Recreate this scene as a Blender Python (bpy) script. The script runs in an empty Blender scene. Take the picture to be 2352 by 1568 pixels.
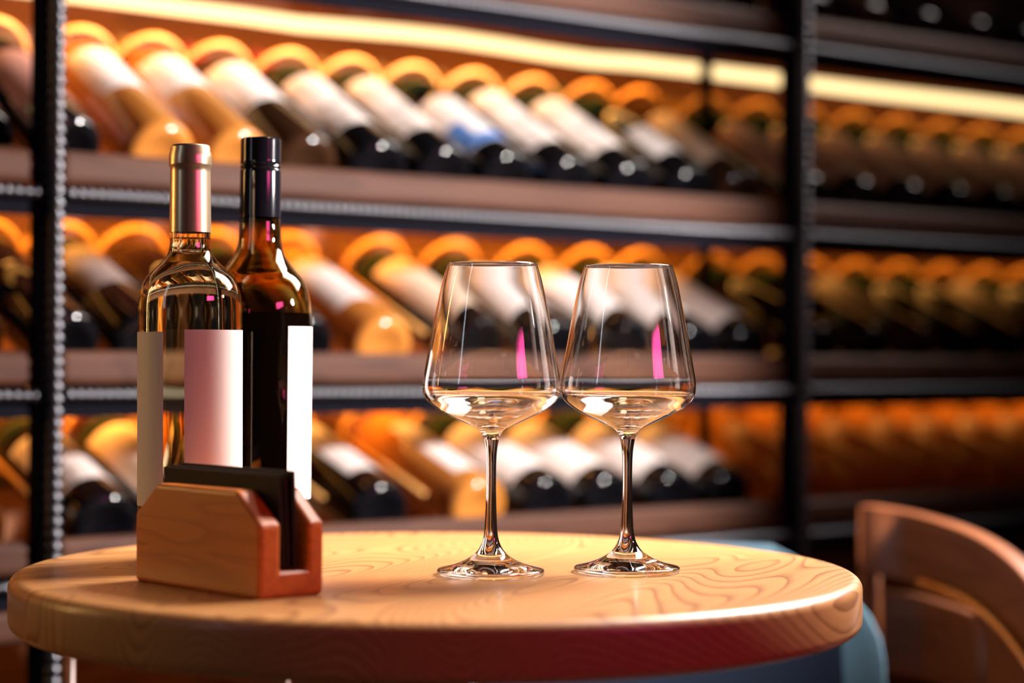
import bpy, bmesh, math, random
from mathutils import Vector, Matrix
R = math.radians
col = bpy.context.scene.collection
sc = bpy.context.scene

# ------------------------------------------------------------------ camera
CAM_Z, TABLE_Z = 0.902, 0.75
cam_d = bpy.data.cameras.new('camera')
cam = bpy.data.objects.new('camera', cam_d)
col.objects.link(cam)
cam.matrix_world = (Matrix.Translation((0, 0, CAM_Z)) @ Matrix.Rotation(R(90.446), 4, 'X')
                    @ Matrix.Rotation(0.006, 4, 'Z'))
cam_d.sensor_width = 36
cam_d.lens = 4622 / 2352 * 36
cam_d.clip_start = 0.05
cam_d.dof.use_dof = True
cam_d.dof.focus_distance = 1.425
cam_d.dof.aperture_fstop = 2.5
sc.camera = cam

# ------------------------------------------------------------------ world, view
w = bpy.data.worlds.new('world'); sc.world = w; w.use_nodes = True
bg = w.node_tree.nodes['Background']
bg.inputs[0].default_value = (0.30, 0.17, 0.13, 1)
bg.inputs[1].default_value = 0.05
sc.view_settings.view_transform = 'Standard'
sc.view_settings.look = 'None'
sc.view_settings.gamma = 1
sc.view_settings.exposure = 0.0
sc.view_settings.use_curve_mapping = False
cy = sc.cycles
cy.use_denoising = True
cy.max_bounces = 24
cy.transmission_bounces = 20
cy.transparent_max_bounces = 12
cy.glossy_bounces = 8
cy.diffuse_bounces = 4
cy.sample_clamp_indirect = 6
cy.blur_glossy = 0.5


# ------------------------------------------------------------------ lamps of the room
def lamp(name, kind, loc, target, power, color, size=None, size_y=None, spot=None, blend=0.5, radius=None):
    d = bpy.data.lights.new(name, kind)
    d.energy = power
    d.color = color
    if kind == 'AREA':
        d.shape = 'RECTANGLE'; d.size = size; d.size_y = size_y or size
    if kind == 'SPOT':
        d.spot_size = R(spot); d.spot_blend = blend; d.shadow_soft_size = radius or 0.05
    o = bpy.data.objects.new(name, d)
    col.objects.link(o)
    o.location = loc
    o.rotation_euler = (Vector(target) - Vector(loc)).to_track_quat('-Z', 'Y').to_euler()
    return o

# tall window behind and to the right of the table
lamp('window_light', 'AREA', (1.12, 2.42, 2.15), (-0.05, 1.45, 0.8), 23, (1.0, 0.90, 0.85), 0.75, 1.15).data.spread = R(58)
# display spot aimed at the left bay of the rack, ceiling spot over the table
lamp('rack_spot', 'SPOT', (1.12, 1.46, 1.26), (-0.22, 2.08, 0.93), 350, (1.0, 0.90, 0.87), spot=54, blend=0.5, radius=0.05)
lamp('table_spot', 'SPOT', (0.25, 2.1, 2.6), (0.02, 1.45, 0.75), 20, (1.0, 0.76, 0.50), spot=34, blend=0.8, radius=0.10)
# magenta sign across the room, to the right of the photographer
lamp('neon_sign', 'AREA', (1.50, 0.30, 1.42), (-0.1, 1.45, 0.85), 1.1, (1.0, 0.07, 0.33), 0.60, 0.20).data.spread = R(70)
# vertical warm strip lamp on the left
lamp('warm_strip', 'AREA', (-1.9, 1.75, 1.25), (-0.2, 1.45, 0.98), 0.9, (1.0, 0.52, 0.16), 0.05, 0.9).data.spread = R(64)
# narrow cool window far to the left
lamp('side_window', 'AREA', (-1.75, 0.25, 1.7), (-0.2, 1.5, 0.9), 1.8, (0.70, 0.84, 1.0), 0.07, 1.3)


# ------------------------------------------------------------------ helpers
def empty(name, loc=(0, 0, 0), rz=0):
    o = bpy.data.objects.new(name, None)
    col.objects.link(o); o.location = loc; o.rotation_euler = (0, 0, rz)
    o.empty_display_size = 0.05
    return o

def tag(o, label=None, cat=None, group=None, kind=None):
    if label: o['label'] = label
    if cat: o['category'] = cat
    if group: o['group'] = group
    if kind: o['kind'] = kind
    return o

def obj(name, bm, m, parent=None, smooth=True, bevel=None, seg=3, autos=None):
    me = bpy.data.meshes.new(name)
    bmesh.ops.recalc_face_normals(bm, faces=bm.faces[:])
    if smooth:
        for f in bm.faces: f.smooth = True
    if autos is not None:
        for e in bm.edges:
            if len(e.link_faces) == 2 and e.calc_face_angle(0) > R(autos): e.smooth = False
    bm.to_mesh(me); bm.free()
    me.materials.append(m)
    o = bpy.data.objects.new(name, me)
    col.objects.link(o)
    if parent: o.parent = parent
    if bevel:
        b = o.modifiers.new('bevel', 'BEVEL'); b.width = bevel; b.segments = seg
        b.limit_method = 'ANGLE'; b.angle_limit = R(35)
        b.harden_normals = False
    return o

def box(bm, x0, x1, y0, y1, z0, z1):
    v = [bm.verts.new((x, y, z)) for z in (z0, z1) for x, y in ((x0, y0), (x1, y0), (x1, y1), (x0, y1))]
    for q in ((3, 2, 1, 0), (4, 5, 6, 7), (0, 1, 5, 4), (1, 2, 6, 5), (2, 3, 7, 6), (3, 0, 4, 7)):
        bm.faces.new([v[i] for i in q])
    return bm

def lathe(prof, n=64, closed=False, cap=False):
    """prof: (r, z) list; a zero radius makes a pole."""
    bm = bmesh.new(); rings = []
    for r, z in prof:
        if r < 1e-6: rings.append([bm.verts.new((0, 0, z))])
        else: rings.append([bm.verts.new((r * math.cos(2 * math.pi * i / n), r * math.sin(2 * math.pi * i / n), z)) for i in range(n)])
    pairs = list(zip(rings, rings[1:]))
    if closed: pairs.append((rings[-1], rings[0]))
    for a, b in pairs:
        if len(a) == 1 and len(b) == 1: continue
        for i in range(n):
            j = (i + 1) % n
            if len(a) == 1: bm.faces.new((a[0], b[i], b[j]))
            elif len(b) == 1: bm.faces.new((a[i], a[j], b[0]))
            else: bm.faces.new((a[i], a[j], b[j], b[i]))
    return bm

def smooth_prof(pts, k=4):
    """Catmull-Rom through (r, z) points."""
    out = []
    P = [pts[0]] + list(pts) + [pts[-1]]
    for i in range(1, len(P) - 2):
        p0, p1, p2, p3 = P[i - 1], P[i], P[i + 1], P[i + 2]
        for s in range(k):
            t = s / k
            out.append(tuple(0.5 * ((2 * p1[c]) + (-p0[c] + p2[c]) * t + (2 * p0[c] - 5 * p1[c] + 4 * p2[c] - p3[c]) * t * t
                                    + (-p0[c] + 3 * p1[c] - 3 * p2[c] + p3[c]) * t ** 3) for c in (0, 1)))
    out.append(tuple(pts[-1]))
    return [(max(r, 0), z) for r, z in out]

def tube(pts, r, n=10, closed=False, bm=None, radii=None):
    bm = bm or bmesh.new()
    pts = [Vector(p) for p in pts]; N = len(pts); rings = []
    up = None
    for i, p in enumerate(pts):
        if closed: t = pts[(i + 1) % N] - pts[i - 1]
        else: t = pts[min(i + 1, N - 1)] - pts[max(i - 1, 0)]
        t.normalize()
        if up is None: up = t.orthogonal().normalized()
        up = (up - t * up.dot(t)).normalized()
        s = t.cross(up)
        rr = radii[i] if radii else r
        rings.append([bm.verts.new(p + up * rr * math.cos(2 * math.pi * k / n) + s * rr * math.sin(2 * math.pi * k / n)) for k in range(n)])
    for i in range(N if closed else N - 1):
        a, b = rings[i], rings[(i + 1) % N]
        for k in range(n):
            bm.faces.new((a[k], a[(k + 1) % n], b[(k + 1) % n], b[k]))
    if not closed:
        bm.faces.new(rings[0][::-1]); bm.faces.new(rings[-1])
    return bm

def patch(r, t, z0, z1, a0, a1, n=24, rows=None):
    """a curved label of thickness t wrapped on radius r from angle a0 to a1 (degrees)."""
    bm = bmesh.new(); g = []
    for k in range(n + 1):
        a = R(a0 + (a1 - a0) * k / n)
        g.append([bm.verts.new((rr * math.cos(a), rr * math.sin(a), z)) for rr, z in ((r, z0), (r + t, z0), (r + t, z1), (r, z1))])
    for a, b in zip(g, g[1:]):
        for i in range(4):
            bm.faces.new((a[i], a[(i + 1) % 4], b[(i + 1) % 4], b[i]))
    bm.faces.new(g[0][::-1]); bm.faces.new(g[-1])
    return bm

def sweep(path, prof, bm=None):
    """path: (x, y, z) list; prof: (offset sideways, offset up) closed polygon. Panel bent along the path."""
    bm = bm or bmesh.new(); rings = []
    P = [Vector(p) for p in path]
    for i, p in enumerate(P):
        t = P[min(i + 1, len(P) - 1)] - P[max(i - 1, 0)]
        t.z = 0; t.normalize()
        s = Vector((t.y, -t.x, 0))
        rings.append([bm.verts.new(p + s * a + Vector((0, 0, b))) for a, b in prof])
    n = len(prof)
    for a, b in zip(rings, rings[1:]):
        for k in range(n):
            bm.faces.new((a[k], a[(k + 1) % n], b[(k + 1) % n], b[k]))
    bm.faces.new(rings[0][::-1]); bm.faces.new(rings[-1])
    return bm


# ------------------------------------------------------------------ materials
def mat(name, color=(0.5, 0.5, 0.5), rough=0.5, metal=0, **kw):
    m = bpy.data.materials.new(name); m.use_nodes = True
    b = m.node_tree.nodes['Principled BSDF']
    b.inputs['Base Color'].default_value = (*color, 1)
    b.inputs['Roughness'].default_value = rough
    b.inputs['Metallic'].default_value = metal
    for k, v in kw.items():
        b.inputs[k.replace('_', ' ')].default_value = v
    return m

def N(m, t, **kw):
    n = m.node_tree.nodes.new(t)
    for k, v in kw.items():
        if k in n.inputs: n.inputs[k].default_value = v
        else: setattr(n, k, v)
    return n

def L(m, a, ao, b, bi): m.node_tree.links.new(a.outputs[ao], b.inputs[bi])

def ramp(m, stops):
    n = m.node_tree.nodes.new('ShaderNodeValToRGB')
    e = n.color_ramp.elements
    while len(e) < len(stops): e.new(0.5)
    for i, (p, c) in enumerate(stops):
        e[i].position = p; e[i].color = (*c, 1)
    return n

def wood(name, light, dark, rings=9.0, stretch=(1.0, 5.0, 5.0), rot=0, rough=0.32, fine=0.35, noise_scale=2.0, coat=0.0, bump=0.06, sharp=0.55):
    """growth lines: level curves of a stretched smooth noise field"""
    m = mat(name, light, rough)
    b = m.node_tree.nodes['Principled BSDF']
    tc = N(m, 'ShaderNodeTexCoord'); mp = N(m, 'ShaderNodeMapping')
    mp.inputs['Scale'].default_value = stretch
    rt = N(m, 'ShaderNodeMapping'); rt.inputs['Rotation'].default_value = (0, 0, rot)
    L(m, tc, 'Object', rt, 'Vector'); L(m, rt, 0, mp, 'Vector')
    nz = N(m, 'ShaderNodeTexNoise', Scale=noise_scale, Detail=1.5, Roughness=0.35)
    L(m, mp, 'Vector', nz, 'Vector')
    mul = N(m, 'ShaderNodeMath', operation='MULTIPLY'); mul.inputs[1].default_value = rings
    L(m, nz, 0, mul, 0)
    fr = N(m, 'ShaderNodeMath', operation='FRACT'); L(m, mul, 0, fr, 0)
    r1 = ramp(m, [(0, (0, 0, 0)), (sharp, (0.12, 0.12, 0.12)), (0.93, (1, 1, 1)), (1.0, (0, 0, 0))])
    L(m, fr, 0, r1, 0)
    # fine fibres
    mp2 = N(m, 'ShaderNodeMapping'); mp2.inputs['Scale'].default_value = (stretch[0] * 6, stretch[1] * 30, stretch[2] * 30)
    L(m, rt, 0, mp2, 'Vector')
    n2 = N(m, 'ShaderNodeTexNoise', Scale=3.0, Detail=4.0); L(m, mp2, 'Vector', n2, 'Vector')
    # slow tint
    n3 = N(m, 'ShaderNodeTexNoise', Scale=4.0, Detail=2.0); L(m, tc, 'Object', n3, 'Vector')
    a1 = N(m, 'ShaderNodeMath', operation='MULTIPLY_ADD'); a1.inputs[1].default_value = fine; a1.inputs[2].default_value = -fine * 0.5
    L(m, n2, 0, a1, 0)
    a2 = N(m, 'ShaderNodeMath', operation='MULTIPLY_ADD'); a2.inputs[1].default_value = 0.62
    L(m, r1, 0, a2, 0); L(m, a1, 0, a2, 2)
    a3 = N(m, 'ShaderNodeMath', operation='MULTIPLY_ADD', use_clamp=True); a3.inputs[1].default_value = 0.35
    L(m, n3, 0, a3, 0); L(m, a2, 0, a3, 2)
    mx = N(m, 'ShaderNodeMix', data_type='RGBA')
    mx.inputs[6].default_value = (*light, 1); mx.inputs[7].default_value = (*dark, 1)
    L(m, a3, 0, mx, 0)
    m.node_tree.links.new(mx.outputs[2], b.inputs['Base Color'])
    bp = N(m, 'ShaderNodeBump', Strength=bump, Distance=0.002); L(m, a2, 0, bp, 'Height'); L(m, bp, 0, b, 'Normal')
    b.inputs['Coat Weight'].default_value = coat
    b.inputs['Coat Roughness'].default_value = 0.18
    return m

M_table = wood('pine_table_top', (0.66, 0.32, 0.105), (0.19, 0.05, 0.009), rings=92, stretch=(0.75, 3.4, 2.0), rot=R(-68), rough=0.40, noise_scale=1.7, coat=0.2, bump=0.05, sharp=0.62)
M_holder = wood('beech_holder', (0.72, 0.20, 0.025), (0.50, 0.12, 0.012), rings=5, stretch=(1.0, 9.0, 9.0), rough=0.42, noise_scale=7, fine=0.5, coat=0.1)
M_shelf = wood('shelf_board_wood', (0.062, 0.024, 0.0125), (0.034, 0.0115, 0.006), rings=7, stretch=(1.0, 6, 6), rough=0.6, noise_scale=3, coat=0.0)
M_shelf.node_tree.nodes['Principled BSDF'].inputs['Specular IOR Level'].default_value = 0.15
M_backwall = wood('back_panel_wood', (0.30, 0.095, 0.016), (0.15, 0.04, 0.007), rings=6, stretch=(1.0, 1.0, 5), rough=0.55, noise_scale=3)
M_chair = wood('chair_wood', (0.34, 0.11, 0.038), (0.20, 0.055, 0.02), rings=5, stretch=(1.0, 1.0, 6), rough=0.35, noise_scale=4, coat=0.3)
M_steel = mat('dark_ribbed_steel', (0.08, 0.083, 0.092), 0.33, 1.0)
M_iron = mat('black_iron', (0.006, 0.006, 0.009), 0.6, 0.0, Specular_IOR_Level=0.0)
M_wire = mat('brass_wire', (0.75, 0.38, 0.10), 0.45, 0.2)
M_brass = mat('polished_brass', (0.86, 0.58, 0.22), 0.16, 1.0)
M_floor = mat('floor_dark_wood', (0.05, 0.025, 0.016), 0.45)
M_blue = mat('blue_upholstery', (0.042, 0.10, 0.135), 0.8)
M_paper = mat('label_paper', (0.80, 0.74, 0.70), 0.55)
M_leather = mat('black_leatherette', (0.016, 0.008, 0.007), 0.6, Specular_IOR_Level=0.25)
M_led = mat('warm_led', (1, 0.6, 0.2), 0.5)
def emis(m, c, s):
    b = m.node_tree.nodes['Principled BSDF']
    b.inputs['Emission Color'].default_value = (*c, 1); b.inputs['Emission Strength'].default_value = s
emis(M_led, (1.0, 0.72, 0.34), 2.0)
M_led_hidden = mat('warm_led_strip', (1, 0.6, 0.2), 0.5)
emis(M_led_hidden, (1.0, 0.42, 0.08), 3.0)

# leatherette grain
_b = M_leather.node_tree.nodes['Principled BSDF']
_n = N(M_leather, 'ShaderNodeTexNoise', Scale=900.0, Detail=2.0)
_p = N(M_leather, 'ShaderNodeBump', Strength=0.25, Distance=0.0005); L(M_leather, _n, 0, _p, 'Height'); L(M_leather, _p, 0, _b, 'Normal')
# blotchy floor
_n = N(M_floor, 'ShaderNodeTexNoise', Scale=6.0, Detail=6.0); _r = ramp(M_floor, [(0.3, (0.03, 0.014, 0.009)), (0.7, (0.075, 0.036, 0.022))])
L(M_floor, _n, 0, _r, 0); L(M_floor, _r, 0, M_floor.node_tree.nodes['Principled BSDF'], 'Base Color')
# woven cloth
_b = M_blue.node_tree.nodes['Principled BSDF']
_n = N(M_blue, 'ShaderNodeTexNoise', Scale=220.0, Detail=3.0)
_p = N(M_blue, 'ShaderNodeBump', Strength=0.2, Distance=0.001); L(M_blue, _n, 0, _p, 'Height'); L(M_blue, _p, 0, _b, 'Normal')

def glass(name, color, ior=1.5, rough=0.0):
    m = mat(name, color, rough, IOR=ior, Transmission_Weight=1.0)
    return m
M_crystal = glass('crystal_glass', (1, 1, 1), 1.5)
M_water = glass('clear_liquid', (1.0, 0.99, 0.97), 1.33)
M_flint = glass('clear_bottle_glass', (0.99, 0.985, 0.95), 1.5)
M_amberglass = glass('dark_olive_bottle_glass', (0.50, 0.39, 0.16), 1.5)
M_white_wine = glass('white_wine', (1.0, 0.86, 0.50), 1.34)
M_red_wine = mat('red_wine', (0.006, 0.003, 0.004), 0.03)
M_goldcap = mat('gold_foil_capsule', (0.72, 0.55, 0.36), 0.30, 0.85)
M_blackcap = mat('black_screw_cap', (0.006, 0.006, 0.009), 0.12, 0.0)
M_cork = mat('cork', (0.45, 0.28, 0.15), 0.8)


# ------------------------------------------------------------------ floor
bm = bmesh.new(); box(bm, -2.2, 3.2, -1.0, 5.0, -0.05, 0)
tag(obj('floor', bm, M_floor, smooth=False), kind='structure')

# ------------------------------------------------------------------ round table
TC = (-0.052, 1.45)
table = tag(empty('round_table', (TC[0], TC[1], 0)), 'round pine table with rounded edge carrying glasses and bottles', 'table')
prof = [(0, 0.75)]
Rt, bv, th = 0.301, 0.008, 0.037
prof += [(r, 0.75) for r in (0.10, 0.2, 0.27, Rt - bv)]
prof += [(Rt - bv + bv * math.sin(R(a)), 0.75 - bv + bv * math.cos(R(a))) for a in (15, 30, 45, 60, 75, 90)]
prof += [(Rt, 0.75 - th * 0.5)]
prof += [(Rt - bv + bv * math.cos(R(a)), 0.75 - th + bv - bv * math.sin(R(a))) for a in (0, 15, 30, 45, 60, 75, 90)]
prof += [(0.2, 0.75 - th), (0, 0.75 - th)]
obj('tabletop', lathe(prof, 192), M_table, table)
obj('column', lathe([(0, 0.02), (0.022, 0.02), (0.022, 0.70), (0.07, 0.706), (0.07, 0.713), (0, 0.713)], 32), M_iron, table, autos=40)
obj('base', lathe([(0, 0), (0.2, 0), (0.2, 0.012), (0.03, 0.022), (0, 0.022)], 48), M_iron, table, autos=40)
# worn round marks on the top belong to the surface: handled in the material

# ------------------------------------------------------------------ wine glasses
GLASS_OUT = [(0.0375, 0.0008), (0.0377, 0.0025), (0.0368, 0.0042), (0.0330, 0.0052), (0.0270, 0.0066), (0.0205, 0.0090), (0.0152, 0.0118),
             (0.0110, 0.0150), (0.0078, 0.0192), (0.0058, 0.0240), (0.0047, 0.0300), (0.0041, 0.040), (0.0036, 0.053),
             (0.0034, 0.067), (0.0036, 0.080), (0.0042, 0.0880), (0.0053, 0.0945)]
BOWL_OUT = [(0.0053, 0.0945), (0.0085, 0.1005), (0.0160, 0.1048), (0.0262, 0.1094), (0.0335, 0.1130), (0.0392, 0.1165), (0.0447, 0.1210),
            (0.0474, 0.1258), (0.0483, 0.1310), (0.0479, 0.1370), (0.0468, 0.1435), (0.0441, 0.1587), (0.0402, 0.1800), (0.0351, 0.2044), (0.0312, 0.2172)]
BOWL_IN = [(0.0, 0.0992), (0.0045, 0.1003), (0.0090, 0.1028), (0.0160, 0.1066), (0.0260, 0.1110), (0.0330, 0.1144), (0.0384, 0.1179), (0.0436, 0.1220),
           (0.0462, 0.1262), (0.0472, 0.1310), (0.0469, 0.1370), (0.0458, 0.1435), (0.0431, 0.1587), (0.0393, 0.1798), (0.0343, 0.2042), (0.0305, 0.2174)]
LIQ_Z = 0.1262

def make_wine_glass(name, loc, label):
    t = tag(empty(name, loc), label, 'wine glass', 'wine glasses on the round table')
    so = smooth_prof(GLASS_OUT, 4); bo = smooth_prof(BOWL_OUT, 5); bi = smooth_prof(BOWL_IN, 5)
    split = 12 * 4 - 24                       # foot ends where the stem starts
    foot = so[:29]; stem = so[28:]
    obj('foot', lathe([(0, 0.0018), (0.012, 0.0012), (0.034, 0.0), (0.0365, 0.0002)] + foot, 96), M_crystal, t)
    obj('stem', lathe(stem, 64), M_crystal, t)
    rim = [(0.0310, 0.2177), (0.0306, 0.2177)]
    obj('bowl', lathe(bo[:-1] + [bo[-1]] + rim + bi[::-1], 128), M_crystal, t)
    lp = [p for p in bi if p[1] < LIQ_Z]
    lp = [(r + (0.00015 if r > 0 else 0), z - 0.00015) for r, z in lp]
    rl = lp[-1][0]
    obj('liquid', lathe(lp + [(rl + 0.0003, LIQ_Z), (rl - 0.001, LIQ_Z - 0.0004), (rl * 0.6, LIQ_Z - 0.0005), (0, LIQ_Z - 0.0005)], 96), M_water, t, autos=50)
    return t

make_wine_glass('wine_glass', (-0.0140, 1.407, TABLE_Z), 'left of the two stemmed wine glasses, the one nearer the two standing bottles')
make_wine_glass('wine_glass', (0.0825, 1.430, TABLE_Z), 'right of the two stemmed wine glasses, the one farther from the standing bottles')


# ------------------------------------------------------------------ standing bottles
def inner(prof, t):
    """offset a profile inward (approx. by the wall thickness)"""
    out = []
    for i, (r, z) in enumerate(prof):
        a = prof[max(i - 1, 0)]; b = prof[min(i + 1, len(prof) - 1)]
        dr, dz = b[0] - a[0], b[1] - a[1]
        l = math.hypot(dr, dz) or 1
        out.append((max(r - t * dz / l, 0.0), z + t * dr / l))
    return out

def stand_bottle(name, loc, rot, label, body, wall, level, m_glass, m_wine, cap_prof, cap_name, m_cap, labels, cap_autos=60):
    t = tag(empty(name, loc), label, 'wine bottle', 'wine bottles standing on the table')
    t.rotation_euler = rot
    rb = body[0][0] if body[0][0] > 0.02 else 0.037
    o = smooth_prof(body, 5)
    base = [(0, 0.012), (0.012, 0.0095), (0.024, 0.004), (0.029, 0.0008), (0.032, 0.0)]
    rmax = max(r for r, z in o)
    heel = [(rmax - 0.003, 0.0006), (rmax - 0.0008, 0.0028), (rmax, 0.006)]
    inn = inner(o, wall)
    inn = [(r, z) for r, z in inn]
    ibase = [(0, 0.017), (0.012, 0.0145), (0.024, 0.009), (rmax - wall - 0.006, 0.006), (rmax - wall - 0.001, 0.0095)]
    top_o, top_i = o[-1], inn[-1]
    prof = base + heel + o + [(top_o[0] - 0.001, top_o[1] + 0.0006), (top_i[0] + 0.0005, top_i[1] + 0.0006)] + inn[::-1] + ibase[::-1]
    obj('bottle_glass', lathe(prof, 128), m_glass, t)
    e = 0.00012
    lp = [(0, 0.017 - e), (0.012, 0.0145 - e), (0.024, 0.009 - e), (rmax - wall - 0.006, 0.006 - e), (rmax - wall - 0.001 + e, 0.0095)]
    lp += [(r + e, z) for r, z in inn if z < level - 0.0005]
    rl = lp[-1][0]
    lp += [(rl, level), (rl - 0.0012, level - 0.0006), (rl * 0.5, level - 0.0008), (0, level - 0.0008)]
    obj('wine', lathe(lp, 128), m_wine, t, autos=50)
    obj(cap_name, lathe(cap_prof, 96), m_cap, t, autos=cap_autos)
    for nm, z0, z1, a0, a1 in labels:
        obj(nm, patch(rmax + 0.00005, 0.0002, z0, z1, a0, a1, 40), M_paper, t, autos=40)
    return t

# clear bottle: profile measured from the picture, base to mouth
white_body = [(0.0372, 0.010), (0.0372, 0.05), (0.0372, 0.10), (0.0372, 0.15), (0.0371, 0.175), (0.0367, 0.190), (0.0352, 0.1990), (0.0312, 0.2078),
              (0.0252, 0.2143), (0.0192, 0.2203), (0.0158, 0.2256), (0.0148, 0.2320), (0.0146, 0.242), (0.0143, 0.262), (0.0140, 0.283), (0.0140, 0.297), (0.0135, 0.3008)]
cap = [(0.01485, 0.2402), (0.0149, 0.243), (0.0147, 0.262), (0.0145, 0.2835), (0.0144, 0.2868), (0.0152, 0.2880), (0.0153, 0.2895), (0.01525, 0.2940), (0.0150, 0.2972),
       (0.0143, 0.2990), (0.0142, 0.3015), (0.0136, 0.3030), (0.0126, 0.3034), (0, 0.3034)]
stand_bottle('wine_bottle', (-0.2308, 1.449, TABLE_Z), (0, R(-0.35), 0),
             'clear glass bottle of white wine with gold foil capsule and blank white labels', white_body, 0.0027, 0.2362,
             M_flint, M_white_wine, cap, 'foil_capsule', M_goldcap,
             [('front_label', 0.045, 0.1700, -87, 8), ('back_label', 0.045, 0.1685, 186, 249)])

dark_body = [(0.0398, 0.010), (0.0398, 0.05), (0.0398, 0.10), (0.0398, 0.15), (0.0397, 0.176), (0.0388, 0.1905), (0.0366, 0.2010), (0.0328, 0.2100),
             (0.0268, 0.2170), (0.0218, 0.2235), (0.0182, 0.2300), (0.0165, 0.2370), (0.0158, 0.2470), (0.0153, 0.2560), (0.0150, 0.275), (0.0146, 0.300), (0.0140, 0.3125)]
capd = [(0.01545, 0.2560), (0.0155, 0.258), (0.0153, 0.2900), (0.0151, 0.2920), (0.0148, 0.2926), (0.0153, 0.2934), (0.01545, 0.2944), (0.0150, 0.2952), (0.0148, 0.2962),
        (0.0152, 0.2970), (0.01535, 0.2980), (0.0151, 0.2992), (0.0151, 0.3140), (0.0149, 0.3152), (0.0143, 0.3158), (0, 0.3158)]
stand_bottle('wine_bottle', (-0.1917, 1.518, TABLE_Z), (0, R(0.22), 0),
             'dark bottle of red wine with black screw cap standing behind the clear bottle', dark_body, 0.0028, 0.1842,
             M_amberglass, M_red_wine, capd, 'screw_cap', M_blackcap,
             [('front_label', 0.045, 0.1740, -50, 60), ('back_label', 0.045, 0.1700, 180, 259)], 25)

# ------------------------------------------------------------------ wooden menu holder with dark folders
ang = R(133)
HL, HD, HH = 0.1426, 0.0505, 0.067
holder_M = Matrix.Translation((-0.156, 1.252, TABLE_Z)) @ Matrix.Rotation(ang, 4, 'Z')   # local x: along the long side; local -y: into depth
def menu_holder():
    bm = bmesh.new(); st = []
    f, g, fl = 0.0165, 0.0215, 0.0165
    for x, top in ((0, HH - 0.021), (0.026, HH), (HL - 0.026, HH), (HL, HH - 0.021)):
        pr = [(0, 0), (0, top), (-f, top), (-f, fl), (-f - g, fl), (-f - g, top), (-HD, top), (-HD, 0)]
        st.append([bm.verts.new((x, y, z)) for y, z in pr])
    for a, b in zip(st, st[1:]):
        for i in range(8): bm.faces.new((a[i], a[(i + 1) % 8], b[(i + 1) % 8], b[i]))
    for s in (st[0], st[-1]):
        for q in ((0, 1, 2, 3), (0, 3, 4, 7), (7, 4, 5, 6)): bm.faces.new([s[i] for i in q])
    o = obj('menu_holder', bm, M_holder, smooth=False, bevel=0.0030, seg=3)
    o.matrix_world = holder_M
    return tag(o, 'slotted beech wood holder with cut corners at the left of the table', 'menu holder')
menu_holder()
M_fold = M_leather
specs = [(0.0207, 0.0, 0.130, 0.0765, 4.0, 0.004), (0.0246, 0.0, 0.129, 0.0775, 3.0, 0.0045), (0.0285, 0.0, 0.126, 0.0790, 1.5, 0.003)]
names = ['thin black folder standing in the wooden holder, nearest to the camera', 'thin black folder in the wooden holder, between the two other folders', 'thin black folder in the wooden holder, rearmost and nearest the bottles']
for (yy, _, ln, ht, tilt, x0), nm in zip(specs, names):
    t = tag(empty('menu_folder'), nm, 'menu', 'dark folders in the wooden holder')
    t.matrix_world = holder_M @ Matrix.Translation((x0, -yy, 0.0172)) @ Matrix.Rotation(R(-tilt), 4, 'X')
    bm = bmesh.new(); box(bm, 0, ln, -0.0026, -0.0018, 0, ht - 0.017)
    obj('cover', bm, M_fold, t, smooth=False, bevel=0.0003, seg=2)
    bm = bmesh.new(); box(bm, 0, ln, -0.0008, 0.0000, 0, ht - 0.017)
    obj('cover', bm, M_fold, t, smooth=False, bevel=0.0003, seg=2)
    bm = bmesh.new(); box(bm, 0.0005, ln - 0.001, -0.0018, -0.0008, 0.0, ht - 0.018)
    obj('pages', bm, mat('black_card_pages', (0.03, 0.018, 0.014), 0.7), t, smooth=False)

# ------------------------------------------------------------------ the rack
TH = math.atan(1 / 1.34)
RACK = Matrix.Translation((-0.432, 1.91, 0)) @ Matrix.Rotation(TH, 4, 'Z')      # x along the rack, y into it
SH = [1.329, 1.097, 0.9055, 0.7265]                                             # tops of the front boards
BAYS = [(-0.55, -0.022), (0.003, 0.962), (0.992, 2.05)]
POSTS = [-0.008, 0.978]
rack = tag(empty('wine_rack'), 'long wooden and ribbed steel wine rack filling the wall behind the table', 'wine rack')
rack.matrix_world = RACK

def rebar(p0, p1, r, pitch):
    """ribbed bar: a tube whose radius swells at every rib"""
    p0, p1 = Vector(p0), Vector(p1); ln = (p1 - p0).length
    n = int(ln / pitch); pts = []; rad = []
    for i in range(n):
        for k, q in ((0.0, 0.84), (0.3, 0.88), (0.5, 1.12), (0.72, 1.12), (0.9, 0.88)):
            pts.append(p0.lerp(p1, (i + k) / n)); rad.append(r * q)
    return tube(pts, r, 10, radii=rad)

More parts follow.
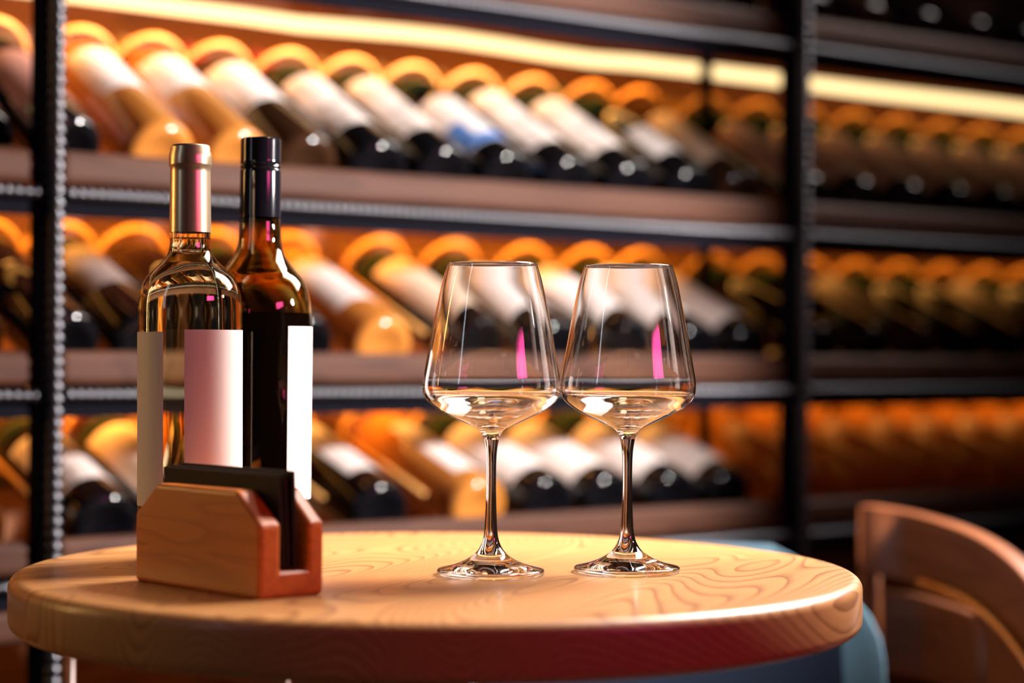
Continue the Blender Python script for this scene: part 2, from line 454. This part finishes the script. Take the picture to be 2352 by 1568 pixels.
for u in POSTS:
    obj('post', rebar((u, -0.014, 0.0), (u, -0.014, 1.75), 0.0075, 0.0115), M_steel, rack)
    bm = bmesh.new(); box(bm, u - 0.013, u + 0.010, -0.004, 0.016, 0.0, 1.75)
    obj('post_angle_iron', bm, M_iron, rack, smooth=False)
    bm = bmesh.new(); box(bm, u - 0.016, u - 0.004, 0.150, 0.162, 0.0, 1.75)
    obj('rear_post', bm, M_iron, rack, smooth=False)
for (a, b) in BAYS:
    for k, z in enumerate(SH + [0.663]):
        if a < 0 and k == 0: continue
        bm = bmesh.new(); box(bm, a, b, 0.0, 0.020, z - 0.034, z)
        obj('front_board', bm, M_shelf, rack, smooth=False, bevel=0.0085, seg=3)
        if k == 4: continue
        bm = bmesh.new(); box(bm, a, b, 0.0205, 0.078, z - 0.045, z - 0.034)
        obj('shelf_plank', bm, M_shelf, rack, smooth=False)
        obj('front_bar', rebar((a, -0.006, z - 0.0425), (b, -0.006, z - 0.0425), 0.0066, 0.0095), M_steel, rack)
        bm = bmesh.new(); box(bm, a, b, 0.0005, 0.006, z - 0.0635, z - 0.050); box(bm, a, b, 0.006, 0.03, z - 0.051, z - 0.0465)
        obj('angle_iron', bm, M_iron, rack, smooth=False)
# rear fascia above the light strip, back wall
bm = bmesh.new(); box(bm, -0.6, 2.4, 0.40, 0.42, 0.0, 1.9)
wb = obj('wall_back', bm, M_backwall, smooth=False); wb.matrix_world = RACK; tag(wb, kind='structure')

# light strips (they hang under the shelves: things of their own)
def strip(name, z, n, m, lab, a, b, sag=False, t=0.005):
    bm = bmesh.new()
    if sag:
        pts = [(a + (b - a) * i / 40, n, z + 0.003 * math.sin(i * 0.9) * (1 if 12 < i < 20 else 0.15)) for i in range(41)]
        tube(pts, t, 8, bm=bm)
    else:
        box(bm, a, b, n, n + 0.010, z, z + 0.003)
    o = obj(name, bm, m, smooth=sag); o.matrix_world = RACK
    tag(o, lab, 'light strip', None)
strip('led_strip', 1.2815, 0.19, M_led, 'glowing warm yellow light strip under the top shelf of the rack', -0.55, 2.3, True, 0.0085)
def led_lamp(u0, u1, n, z, power, dn=0.55, dz=-0.83):
    """the light a strip throws down and back through its channel"""
    d = bpy.data.lights.new('led_light', 'AREA'); d.shape = 'RECTANGLE'; d.size = u1 - u0; d.size_y = 0.008
    d.energy = power; d.color = (1.0, 0.40, 0.07)
    o = bpy.data.objects.new('led_light', d); col.objects.link(o)
    Z = -Vector((0, dn, dz)).normalized(); X = Vector((1, 0, 0)); Y = Z.cross(X)
    m = Matrix(((X.x, Y.x, Z.x, (u0 + u1) / 2), (X.y, Y.y, Z.y, n), (X.z, Y.z, Z.z, z), (0, 0, 0, 1)))
    o.matrix_world = RACK @ m
for (u0, u1), pw in zip(((-0.52, -0.03), (0.01, 0.955), (1.0, 2.0)), (0.75, 1.5, 0.45)):
    led_lamp(u0, u1, 0.20, SH[0] - 0.052, pw * 1.0, 0.75, -0.66)
    led_lamp(u0, u1, 0.205, SH[1] - 0.042, pw * 1.2, 0.75, -0.66)
    led_lamp(u0, u1, 0.205, SH[2] - 0.042, pw * 1.2, 0.75, -0.66)
for z, lb in ((SH[1], 'warm light strip tucked behind the board of the second shelf'), (SH[2], 'warm light strip tucked behind the board of the third shelf')):
    strip('led_strip', z - 0.042, 0.190, M_led_hidden, lb, -0.5, 2.0)

# ------------------------------------------------------------------ bottles lying in the rack
TILTS = {0: R(29), 1: R(29), 2: R(23), 3: R(19)}
def bglass(name, c, rough=0.05, **kw): return mat(name, c, rough, Specular_IOR_Level=0.4, **kw)
M_bot = {
    'dark': bglass('dark_green_bottle', (0.003, 0.003, 0.004)),
    'brown': bglass('dark_brown_bottle', (0.030, 0.013, 0.006)),
    'amber': bglass('amber_bottle', (0.62, 0.24, 0.045), 0.12, Transmission_Weight=0.35),
    'green': bglass('green_bottle_shoulder', (0.010, 0.028, 0.013), Transmission_Weight=0.2),
}
M_caps = {'gold': mat('capsule_gold', (0.75, 0.42, 0.12), 0.35, 0.5), 'red': mat('capsule_red', (0.65, 0.10, 0.05), 0.35, 0.2),
          'black': mat('capsule_black', (0.02, 0.015, 0.015), 0.3), 'green': mat('capsule_green', (0.05, 0.16, 0.05), 0.35, 0.2)}
def label_mat(name, base, ink, amt, scale):
    m = mat(name, base, 0.55)
    tc = N(m, 'ShaderNodeTexCoord'); mp = N(m, 'ShaderNodeMapping'); mp.inputs['Scale'].default_value = (1, 1, 0.6)
    L(m, tc, 'Object', mp, 'Vector')
    nz = N(m, 'ShaderNodeTexNoise', Scale=scale, Detail=2.0); L(m, mp, 'Vector', nz, 'Vector')
    r = ramp(m, [(0.5, base), (0.5 + amt, ink)]); L(m, nz, 0, r, 0)
    L(m, r, 0, m.node_tree.nodes['Principled BSDF'], 'Base Color')
    return m
M_lab = {'white': label_mat('white_label', (0.82, 0.76, 0.72), (0.55, 0.50, 0.48), 0.25, 40),
         'print': label_mat('printed_label', (0.80, 0.72, 0.66), (0.35, 0.28, 0.24), 0.2, 60),
         'cream': label_mat('cream_label', (0.78, 0.60, 0.44), (0.60, 0.42, 0.30), 0.25, 40),
         'blue': label_mat('blue_edged_label', (0.80, 0.76, 0.72), (0.70, 0.70, 0.72), 0.2, 40),
         'rose': label_mat('dull_rose_label', (0.36, 0.16, 0.13), (0.25, 0.10, 0.09), 0.2, 40),
         'grey': label_mat('grey_label', (0.30, 0.25, 0.23), (0.12, 0.10, 0.10), 0.2, 50)}
M_bluepaint = mat('blue_label_print', (0.06, 0.20, 0.55), 0.55)
RBODY = [(0.0370, 0.0075), (0.0375, 0.02), (0.0375, 0.10), (0.0375, 0.18), (0.0373, 0.205), (0.0355, 0.222), (0.0300, 0.237), (0.0215, 0.250), (0.0160, 0.262), (0.0148, 0.275), (0.0145, 0.30), (0.0145, 0.318)]
def make_rack_bottle(kind, labk, capk, l0=0.075, l1=0.175, half=72):
    key = (kind, labk, capk, l0, l1, half)
    t = empty('wine_bottle')
    prof = [(0, 0.010), (0.016, 0.006), (0.024, 0.001), (0.0285, 0.0), (0.0325, 0.0012), (0.0355, 0.0038)] + smooth_prof(RBODY, 3) + [(0.012, 0.3195), (0, 0.3195)]
    g = obj('bottle_glass', lathe(prof, 40), M_bot[kind], t)
    if kind == 'dark':
        g.data.materials.append(M_bot['green'])
        for p in g.data.polygons:
            if p.center.z > 0.195: p.material_index = 1
    obj('capsule', lathe([(0.0152, 0.268), (0.0150, 0.30), (0.0150, 0.319), (0.0135, 0.3215), (0, 0.3215)], 24), M_caps[capk], t, autos=50)
    if labk:
        lb = obj('label', patch(0.0376, 0.0003, l0, l1, -90 - half, -90 + half, 24), M_lab[labk], t, autos=40)
        if labk == 'blue':
            obj('label_band', patch(0.03795, 0.0002, l0, l0 + 0.018, -90 - half, -90 + half, 24), M_bluepaint, t, autos=40)
            obj('label_band', patch(0.03795, 0.0002, l0 + 0.0185, l0 + 0.055, -90 - half, -90 - half + 34, 12), M_bluepaint, t, autos=40)
    return t
protos = {}
def axis_matrix(row, u, n, z, spin=0):
    AX = Vector((0, math.cos(TILTS[row]), math.sin(TILTS[row]))); XL = Vector((1, 0, 0)); YL = AX.cross(XL)
    m = Matrix(((XL.x, YL.x, AX.x, u), (XL.y, YL.y, AX.y, n), (XL.z, YL.z, AX.z, z), (0, 0, 0, 1)))
    return RACK @ m @ Matrix.Rotation(spin, 4, 'Z')

def rack_bottle(row, u, kind, labk, capk, spin, label, l0=0.075, l1=0.175, half=72, dn=0.0):
    key = (kind, labk, capk, l0, l1, half)
    if key not in protos:
        t = make_rack_bottle(*key); protos[key] = t
    else:
        src = protos[key]
        t = src.copy(); col.objects.link(t)
        for ch in src.children:
            c = ch.copy(); col.objects.link(c); c.parent = t
    t.matrix_world = axis_matrix(row, u, 0.046 + dn, SH[row] + 0.0035, R(spin))
    tag(t, label, 'wine bottle', ROWNAME[row])
    return t

ROWNAME = {0: 'bottles on the top shelf', 1: 'bottles on the shelf lit by the visible light strip', 2: 'bottles on the middle shelf', 3: 'bottles on the lowest shelf'}
ORD = ['first', 'second', 'third', 'fourth', 'fifth', 'sixth', 'seventh', 'eighth', 'ninth', 'tenth', 'eleventh', 'twelfth', 'thirteenth']
SHN = {0: 'top shelf', 1: 'lit upper shelf', 2: 'middle shelf', 3: 'lowest shelf'}
LOOK = {'dark': 'dark green', 'brown': 'dark brown', 'amber': 'amber', 'green': 'green'}
LBL = {'white': 'plain white label', 'print': 'white printed label', 'cream': 'cream label', 'blue': 'white label edged in blue', 'rose': 'dull rose label', 'grey': 'grey label', None: 'no label in view'}
# bay, row -> list of (u, glass, label, capsule, spin, l0, l1, half)
D = (0.075, 0.175, 72)
MID = {
 1: [(0.030, 'dark', 'rose', 'gold', 20, 0.05, 0.17, 80), (0.132, 'amber', 'white', 'gold', 14, 0.10, 0.20, 70), (0.218, 'amber', 'white', 'gold', 10, 0.12, 0.20, 70), (0.302, 'brown', 'white', 'red', 6, 0.10, 0.20, 70),
     (0.392, 'dark', 'print', 'red', 8, 0.055, 0.185, 70), (0.478, 'dark', 'print', 'gold', 12, 0.055, 0.195, 66), (0.565, 'dark', 'blue', 'gold', 8, 0.040, 0.160, 74),
     (0.655, 'dark', 'print', 'gold', 12, 0.050, 0.195, 66), (0.748, 'dark', 'print', 'gold', 12, 0.050, 0.19, 70), (0.843, 'dark', 'white', 'green', 14, 0.05, 0.12, 60), (0.925, 'brown', 'cream', 'gold', 20, 0.05, 0.18, 70)],
 2: [(0.030, 'dark', None, 'gold', 0, *D), (0.118, 'dark', 'grey', 'gold', 10, 0.09, 0.17, 60), (0.205, 'brown', None, 'gold', 0, *D), (0.300, 'dark', None, 'gold', 0, *D), (0.400, 'amber', 'white', 'red', 10, 0.06, 0.16, 66),
     (0.528, 'dark', 'cream', 'gold', 16, 0.045, 0.17, 80), (0.636, 'dark', 'white', 'gold', 10, 0.045, 0.16, 76), (0.750, 'dark', 'white', 'gold', 8, 0.045, 0.165, 74), (0.852, 'dark', 'white', 'gold', 8, 0.040, 0.17, 76), (0.940, 'dark', 'white', 'gold', 8, 0.035, 0.16, 76)],
 3: [(0.075, 'dark', 'print', 'gold', 10, 0.045, 0.15, 80), (0.170, 'dark', 'cream', 'red', 0, 0.05, 0.17, 70), (0.285, 'brown', None, 'gold', 0, *D), (0.398, 'dark', 'white', 'red', 4, 0.045, 0.16, 40), (0.530, 'amber', 'white', 'gold', 30, 0.035, 0.155, 60),
     (0.628, 'dark', 'white', 'gold', 14, 0.035, 0.155, 84), (0.718, 'dark', 'white', 'gold', 12, 0.035, 0.155, 84), (0.820, 'dark', 'white', 'gold', 12, 0.035, 0.15, 84), (0.910, 'dark', 'white', 'red', 8, 0.035, 0.14, 84)],
}
LEFT = {
 1: [(-0.060, 'dark', 'rose', 'green', 0, 0.02, 0.12, 60), (-0.15, 'dark', 'rose', 'gold', 0, 0.05, 0.16, 60)],
 2: [(-0.070, 'dark', None, 'gold', 0, *D), (-0.16, 'brown', None, 'gold', 0, *D)],
 3: [(-0.065, 'amber', 'cream', 'gold', 6, 0.04, 0.17, 75), (-0.16, 'dark', 'white', 'gold', 0, *D)],
}
random.seed(4)
RIGHT = {0: [], 1: [], 2: [], 3: []}
for i in range(9):
    u = 1.045 + i * 0.094
    RIGHT[1].append((u, 'dark', 'rose', 'gold', 10, 0.03, 0.17, 76))
    RIGHT[2].append((u + 0.02, ['dark', 'dark', 'brown'][i % 3], [None, None, 'grey'][i % 3], 'gold', 0, *D))
    RIGHT[3].append((u + 0.01, 'amber', None, 'gold', 0, *D))
TOP = [(0.62 + i * 0.1, 'dark', ['rose', None][i % 2], ['green', 'black'][i % 2], 0, *D) for i in range(4)]
TOPR = [(1.05 + i * 0.105, ['dark', 'brown'][i % 2], [None, 'rose', None][i % 3], ['black', 'red'][i % 2], 0, *D) for i in range(7)]
ring_spots = []
def place(tab, where, order):
    for row, lst in tab.items():
        for i, (u, g, lb, cp, sp, l0, l1, hf) in enumerate(lst):
            if row > 1 and lb: l1 += 0.02
            rack_bottle(row, u, g, lb, cp, sp, '%s bottle, %s, %s %s, %s' % (LOOK[g], LBL[lb], ORD[i], where, SHN[row]), l0, l1, hf)
            ring_spots.append((row, u))
place(MID, 'right of left post', 1)
place(LEFT, 'left of left post', -1)
place(RIGHT, 'right of right post', 1)
place({0: TOP}, 'left of right post', 1)
place({0: TOPR}, 'right of right post', 1)

# wire cradles: a ring round each shoulder and a straight rod running down to the front
def ring_mesh():
    pts = [(0.0445 * math.cos(2 * math.pi * k / 36), 0.0445 * math.sin(2 * math.pi * k / 36), 0.238) for k in range(36)]
    me = bpy.data.meshes.new('bottle_ring'); b = tube(pts, 0.0038, 8, True)
    for f in b.faces: f.smooth = True
    b.to_mesh(me); b.free(); me.materials.append(M_wire); return me
def rod_mesh():
    me = bpy.data.meshes.new('cradle_rod'); b = tube([(-0.0435, 0.0, 0.238), (-0.0435, 0.0, 0.05)], 0.0030, 8)
    for f in b.faces: f.smooth = True
    b.to_mesh(me); b.free(); me.materials.append(M_wire); return me
RM, DM = ring_mesh(), rod_mesh()
for row, u in ring_spots:
    loc = RACK.inverted() @ axis_matrix(row, u, 0.046, SH[row] + 0.0035)
    for nm, me in (('bottle_ring', RM), ('cradle_rod', DM)):
        o = bpy.data.objects.new(nm, me); col.objects.link(o); o.parent = rack; o.matrix_local = loc
for a, b in BAYS:
    for row in range(4):
        z = SH[row] + 0.0035 + 0.238 * math.sin(TILTS[row]) - 0.0435 * math.cos(TILTS[row]) - 0.006
        n = 0.046 + 0.238 * math.cos(TILTS[row]) + 0.0435 * math.sin(TILTS[row])
        obj('ring_rail', tube([(a, n, z), (b, n, z)], 0.004, 8), M_iron, rack)

# ------------------------------------------------------------------ blue chair behind the table
blue = tag(empty('upholstered_chair', (0.165, 1.80, 0), R(8)), 'blue upholstered chair with rounded back tucked behind the round table', 'chair')
def shell_pt(a, h):
    """a: -1..1 across, h: 0..1 up; backrest bending round the sitter"""
    W = 0.212
    x = W * a; y = 0.165 - 0.075 * a * a
    return x, y
bm = bmesh.new(); fr = []; bk = []
NA, NH = 28, 14
for j in range(NH + 1):
    rf, rb = [], []
    for i in range(NA + 1):
        h = j / NH; z = 0.43 + (0.715 - 0.43) * h
        wl = 1.0 * (1 - max(0, (h - 0.62) / 0.38) ** 2.6 * 0.42)
        a = (-1 + 2 * i / NA) * wl
        x, y = shell_pt(a, h)
        lean = 0.05 * h
        rf.append(bm.verts.new((x, y + lean - 0.018, z))); rb.append(bm.verts.new((x * 1.03, y + lean + 0.022, z)))
    fr.append(rf); bk.append(rb)
for g in (fr, bk):
    for j in range(NH):
        for i in range(NA): bm.faces.new((g[j][i], g[j][i + 1], g[j + 1][i + 1], g[j + 1][i]))
for j in range(NH):
    bm.faces.new((fr[j][0], fr[j + 1][0], bk[j + 1][0], bk[j][0])); bm.faces.new((fr[j][-1], bk[j][-1], bk[j + 1][-1], fr[j + 1][-1]))
for i in range(NA):
    bm.faces.new((fr[0][i], bk[0][i], bk[0][i + 1], fr[0][i + 1])); bm.faces.new((fr[-1][i], fr[-1][i + 1], bk[-1][i + 1], bk[-1][i]))
obj('backrest', bm, M_blue, blue, bevel=0.012, seg=4)
shade_bm = bmesh.new()  # added dark navy layer: paints the shade inside the blue backrest
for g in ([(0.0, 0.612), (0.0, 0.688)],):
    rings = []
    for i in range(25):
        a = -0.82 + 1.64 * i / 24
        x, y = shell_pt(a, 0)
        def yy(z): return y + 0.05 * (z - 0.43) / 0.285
        rings.append([shade_bm.verts.new((x, yy(z) + d, z)) for d, z in ((-0.019, 0.50), (-0.027, 0.505), (-0.027, 0.682), (-0.019, 0.688))])
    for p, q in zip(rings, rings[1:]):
        for k in range(4): shade_bm.faces.new((p[k], p[(k + 1) % 4], q[(k + 1) % 4], q[k]))
    shade_bm.faces.new(rings[0]); shade_bm.faces.new(rings[-1][::-1])
obj('inner_shade', shade_bm, mat('painted_shade_navy', (0.006, 0.010, 0.02), 0.9, Specular_IOR_Level=0.1), blue, autos=40)
bm = bmesh.new(); box(bm, -0.22, 0.22, -0.24, 0.16, 0.38, 0.46)
obj('seat', bm, M_blue, blue, bevel=0.03, seg=4)
for sx in (-1, 1):
    for sy in (-1, 1):
        obj('leg', tube([(sx * 0.18, -0.04 + sy * 0.16, 0.38), (sx * 0.21, -0.04 + sy * 0.19, 0.0)], 0.012, 12), M_iron, blue)

# ------------------------------------------------------------------ wooden chair with brass rail at the right
wc = tag(empty('wooden_chair', (0.52, 1.95, 0)), 'brown bentwood chair with brass rail at the right of the table', 'chair')
def W2(p): return (p[0] - 0.52, p[1] - 1.95, p[2])
path = [(0.372, 2.13, 0.748), (0.386, 2.118, 0.748), (0.415, 2.10, 0.744), (0.445, 2.06, 0.737), (0.470, 2.01, 0.727), (0.487, 1.95, 0.712), (0.498, 1.89, 0.690), (0.503, 1.83, 0.662), (0.505, 1.78, 0.64)]
ps = []
for i in range(len(path) - 1):
    P = [Vector(path[max(i - 1, 0)]), Vector(path[i]), Vector(path[i + 1]), Vector(path[min(i + 2, len(path) - 1)])]
    for s in range(4):
        t = s / 4
        ps.append(0.5 * (2 * P[1] + (P[2] - P[0]) * t + (2 * P[0] - 5 * P[1] + 4 * P[2] - P[3]) * t * t + (3 * P[1] - P[0] - 3 * P[2] + P[3]) * t ** 3))
ps.append(Vector(path[-1]))
rim = [(-0.011, 0), (0.011, 0), (0.011, -0.072), (-0.011, -0.072)]
obj('crest_rail', sweep([W2(p) for p in ps], rim), M_chair, wc, bevel=0.008, seg=4, autos=40)
bp = [Vector(p) + Vector((-0.012, -0.016, -0.066 - 0.012 * max(0, (i - 6)) / 10)) for i, p in enumerate(ps[10:])]
obj('brass_rail', tube([W2(p) for p in bp], 0.0068, 12), M_brass, wc)
lo = [(p[0] + 0.015, p[1] - 0.01, p[2] - 0.088) for p in ps[2:]]
obj('back_panel', sweep([W2(p) for p in lo], [(-0.008, 0), (0.008, 0), (0.008, -0.085), (-0.008, -0.085)]), M_chair, wc, bevel=0.006, autos=40)
for p in (ps[1], ps[16], ps[-2]):
    q = W2(p)
    obj('back_post', tube([(q[0] + 0.006, q[1] + 0.012, q[2] - 0.02), (q[0] + 0.01, q[1] + 0.004, 0.44)], 0.012, 14), M_chair, wc)
bm = bmesh.new(); box(bm, -0.115, 0.31, -0.20, 0.20, 0.42, 0.455)
obj('seat', bm, M_chair, wc, bevel=0.015, seg=3)
for x, y in ((-0.09, 0.17), (0.27, 0.17), (-0.09, -0.17), (0.27, -0.17)):
    obj('leg', tube([(x, y, 0.42), (x * 1.1, y * 1.1, 0)], 0.014, 12), M_chair, wc)

# slim chair whose back posts show below the left of the table
sl = tag(empty('slim_chair', (-0.285, 1.72, 0)), 'slim wooden chair standing behind the left half of the table', 'chair')
for x in (-0.092, 0.092):
    obj('back_post', tube([(x, 0, 0.0), (x, 0, 0.69)], 0.0055, 12), M_chair, sl)
bm = bmesh.new(); box(bm, -0.10, 0.10, -0.006, 0.006, 0.655, 0.69); obj('top_rail', bm, M_chair, sl, bevel=0.003)
bm = bmesh.new(); box(bm, -0.11, 0.11, -0.22, 0.0, 0.42, 0.44); obj('seat', bm, M_chair, sl, bevel=0.006)
for x in (-0.092, 0.092):
    obj('leg', tube([(x, -0.20, 0.0), (x, -0.20, 0.42)], 0.009, 12), M_chair, sl)
